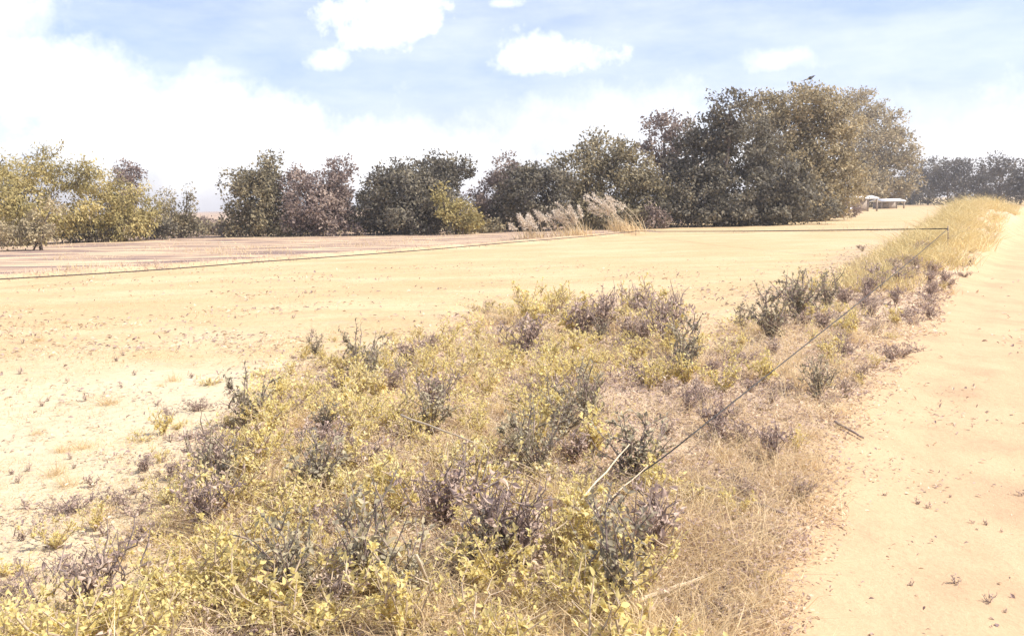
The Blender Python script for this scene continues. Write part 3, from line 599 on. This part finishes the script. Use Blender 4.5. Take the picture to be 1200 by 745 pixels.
cover('creeping_weeds', 210000, (-80, 1000), (330, 860), lambda x, y, r: (verge_mask(x, y) > .3) & (seg_dist(x, y, TRACK_L)[0] > 1.1 + r.random(len(x)) * 1.2) & (cl(x, y, 63, .8) * 3.2 + .12 > r.random(len(x))) & (y < 22), f_creep(.26, .022), L_WEED, seed=11)
cover('withered_cover', 130000, (-80, 1120), (290, 860), lambda x, y, r: (verge_mask(x, y) > .3) & (cl(x, y, 67, .6) * 2.4 + .12 > r.random(len(x))) & (y < 26), f_creep(.15, .020), L_BROWN, seed=12)
def f_grass(h, w):
    def f(g, x, y, z, r):
        n = len(x); s = np.clip(np.hypot(x, y) / 7, .85, 2.0); D = nrm(np.stack([r.normal(size=n) * .75, r.normal(size=n) * .75, np.ones(n)], 1)); b = rdir(n, r); b[:, 2] = -.3
        hh = h * (.5 + 1.1 * np.clip(vnoise(x, y, 31, .7) + .5, 0, 1)) * r.uniform(.4, 1.3, n)
        g.blade(np.stack([x, y, z - .01], 1), D, hh, w * s, b)
    return f
cover('dry_grass', 130000, (-80, 1120), (262, 860), lambda x, y, r: (verge_mask(x, y) > r.random(len(x)) * .8 + .1) & (vnoise(x, y, 33, .9) + .5 > r.random(len(x)) * .9) & (y < 40), f_grass(.24, .0035), L_STRAW, seed=2)
cover('stubble', 200000, (-60, 1000), (300, 860), lambda x, y, r: (verge_mask(x, y) < .6) & (track_mask(x, y) < .1) & (1.5 * vnoise(x, y, 34, 1.3) + .45 > r.random(len(x))), f_grass(.06, .0035), L_STRAW, seed=3)
def f_bank(g, x, y, z, r):
    n = len(x); D = nrm(np.stack([r.normal(size=n) * .5, r.normal(size=n) * .5, np.ones(n)], 1)); g.blade(np.stack([x, y, z - .01], 1), D, r.uniform(.1, .32, n), np.full(n, .012), rdir(n, r) * .6)
cover('bank_grass', 60000, (980, 1260), (238, 420), lambda x, y, r: (seg_dist(x, y, TRACK_L)[1] < 0) & (seg_dist(x, y, TRACK_L)[0] > .35 + r.random(len(x)) * .6) & (seg_dist(x, y, TRACK_L)[0] < 1.3 + .06 * y * r.random(len(x))) & (y > 14) & (y < 75), f_bank, L_GRASSY, seed=4)
cl = lambda x, y, a, sc: np.clip(vnoise(x, y, a, sc) + .6 * vnoise(x, y, a + 1, sc / 3), 0, 1)
cover('field_litter', 120000, (-60, 1000), (290, 860), lambda x, y, r: (verge_mask(x, y) < .6) & (track_mask(x, y) < .1) & (cl(x, y, 71, 1.6) * .9 + .03 > r.random(len(x))) & (y < 26), f_litter, L_LITTER, seed=8)
cover('track_gravel', 60000, (880, 1260), (300, 860), lambda x, y, r: (track_mask(x, y) > .5) & (cl(x, y, 81, 1.1) * .2 + .006 > r.random(len(x))) & (y < 20), lambda g, x, y, z, r: f_litter(g, x, y, z - .012, r), L_LITTER, seed=9)
# grass growing on the low bund and the margin behind it
def f_bund(g, x, y, z, r):
    n = len(x); D = nrm(np.stack([r.normal(size=n) * .5, r.normal(size=n) * .5, np.ones(n)], 1)); g.blade(np.stack([x, y, z - .01], 1), D, r.uniform(.06, .26, n) * np.clip(vnoise(x, y, 91, 2.2) * 1.6 + .7, .15, 1.3), np.full(n, .02), rdir(n, r) * .6)
cover('bund_grass', 70000, (-80, 1120), (262, 345), lambda x, y, r: (np.minimum(seg_dist(x, y, BUND)[0], seg_dist(x, y, BUND2)[0]) < .7), f_bund, L_BROWN, seed=5)
cover('margin_grass', 26000, (-80, 1000), (255, 330), lambda x, y, r: (seg_dist(x, y, BUND)[1] < 0) & (y < 85) & (vnoise(x, y, 41, 3) > .02), f_bund, L_STRAW, seed=6)

# ------------------------------------------------------------------ fallen and standing pale stalks
def stalk(name, label, a, b, rad, mat=PALE, seed=0, sag=.002):
    r = np.random.default_rng(seed); a = np.asarray(a, float); b = np.asarray(b, float); o_ = a.copy(); s = np.linspace(0, 1, 9)[:, None]
    p = (a * (1 - s) + b * s) - o_; p[1:-1] += r.normal(size=(7, 3)) * sag; g = Geo(); g.tube(p, np.linspace(rad, rad * .55, 9), 7)
    o = link(name, g.mesh(name, True), mat); o.location = o_; tag(o, label, 'stalk' if 'stalk' in name else 'branch')
    return o
def gz(px, py, dz): q = P0(px, py); q[2] = float(height(q[0], q[1])) + dz; return q
stalk('dry_stalk', 'short pale stalk standing at the bottom, left of the other two', gz(424, 742, 0), PD(408, 678, gz(424, 742, 0)[1] - .1), .007, seed=1)
stalk('dry_stalk', 'thick pale stalk standing upright at the bottom centre', gz(516, 748, 0), PD(488, 650, gz(516, 748, 0)[1] - .1), .010, seed=2)
stalk('fallen_stalk', 'long pale stalk lying in line with the dark drawn line', P0(668, 600, .28), P0(742, 515, .32), .006, seed=3)
stalk('fallen_stalk', 'second pale stalk lying just right of the longer one', P0(690, 606, .22), P0(765, 540, .25), .0045, seed=4)
stalk('fallen_stalk', 'pale stalk lying low at the bottom right of the weeds', gz(738, 742, .05), gz(824, 704, .06), .011, seed=5)
stalk('fallen_branch', 'dark fallen branch lying towards the dirt track', gz(808, 594, .06), gz(922, 612, .03), .016, TWIG, 6)
stalk('fallen_branch', 'short dark twig lying on the edge of the dirt track', gz(978, 506, .03), gz(1012, 518, .02), .012, TWIG, 7)
stalk('fallen_stalk', 'thin pale stalk lying across the weeds left of centre', P0(470, 486, .3), P0(560, 520, .3), .007, seed=8)

# ------------------------------------------------------------------ drawn boundary mark, added as a dark line on made-up stakes
DRAWN_LINE = plainmat('dark cord', (.03, .028, .026), (.06, .055, .05), 30, .8)
def drawn_line(label, pts, rad):
    o_ = pts[0].copy(); g = Geo(); q = []
    for a, b in zip(pts[:-1], pts[1:]):
        s = np.linspace(0, 1, 12)[:, None]; c = a * (1 - s) + b * s; c[:, 2] -= .03 * np.sin(s[:, 0] * math.pi); q.append(c if len(q) == 0 else c[1:])
    q = np.concatenate(q) - o_; g.tube(q, np.interp(np.linalg.norm(q + o_, axis=1), [3, 12, 30], [rad * .55, rad * .9, rad * 1.2]), 6); o = link('drawn_line', g.mesh('drawn_line', True), DRAWN_LINE); o.location = o_; tag(o, label, 'drawn_line', 'drawn dark lines round the field')
def added_stake(p, label, h=None):
    z = float(height(p[0], p[1])); h = p[2] - z + .06; g = Geo(); g.tube([(0, 0, -.05), (.01, 0, h * .5), (0, .01, h)], [.014, .013, .011], 6)
    o = link('added_stake', g.mesh('added_stake', True), TWIG); o.location = (p[0], p[1], z); tag(o, label, 'added_stake', 'added supports of the drawn line')
ca, cb = P0(1111, 268, .86), P0(812, 508, .42)
drawn_line('straight drawn dark line running down through the weeds beside the track', [gz(690, 607, .01), cb, ca], .006)
cc_ = [ca, P0(745, 271, .22), P0(600, 284, .2), P0(300, 307, .2), P0(0, 327, .2), P0(-120, 336, .2)]
drawn_line('drawn dark line along the far edge of the field', cc_, .014)
added_stake(ca, 'short added peg where the two drawn lines meet')
added_stake(cc_[1], 'short added peg near the rightmost reed clump')
# ------------------------------------------------------------------ added thin mist volume, lifting the dark tones
hg = Geo(); hg.box((0, 700, 10), (1900, 1300, 14)); hm, ht, ho = newmat('tone_lift')
pv = N(ht, 'ShaderNodeVolumePrincipled'); pv.inputs['Color'].default_value = (1, .97, .95, 1); pv.inputs['Density'].default_value = .0007; pv.inputs['Anisotropy'].default_value = .2
ht.links.new(pv.outputs[0], ho.inputs['Volume']); tag(link('added_haze', hg.mesh('added_haze'), hm), kind='stuff')
print('plants', COUNT, 'faces', sum(len(m.polygons) for m in bpy.data.meshes))
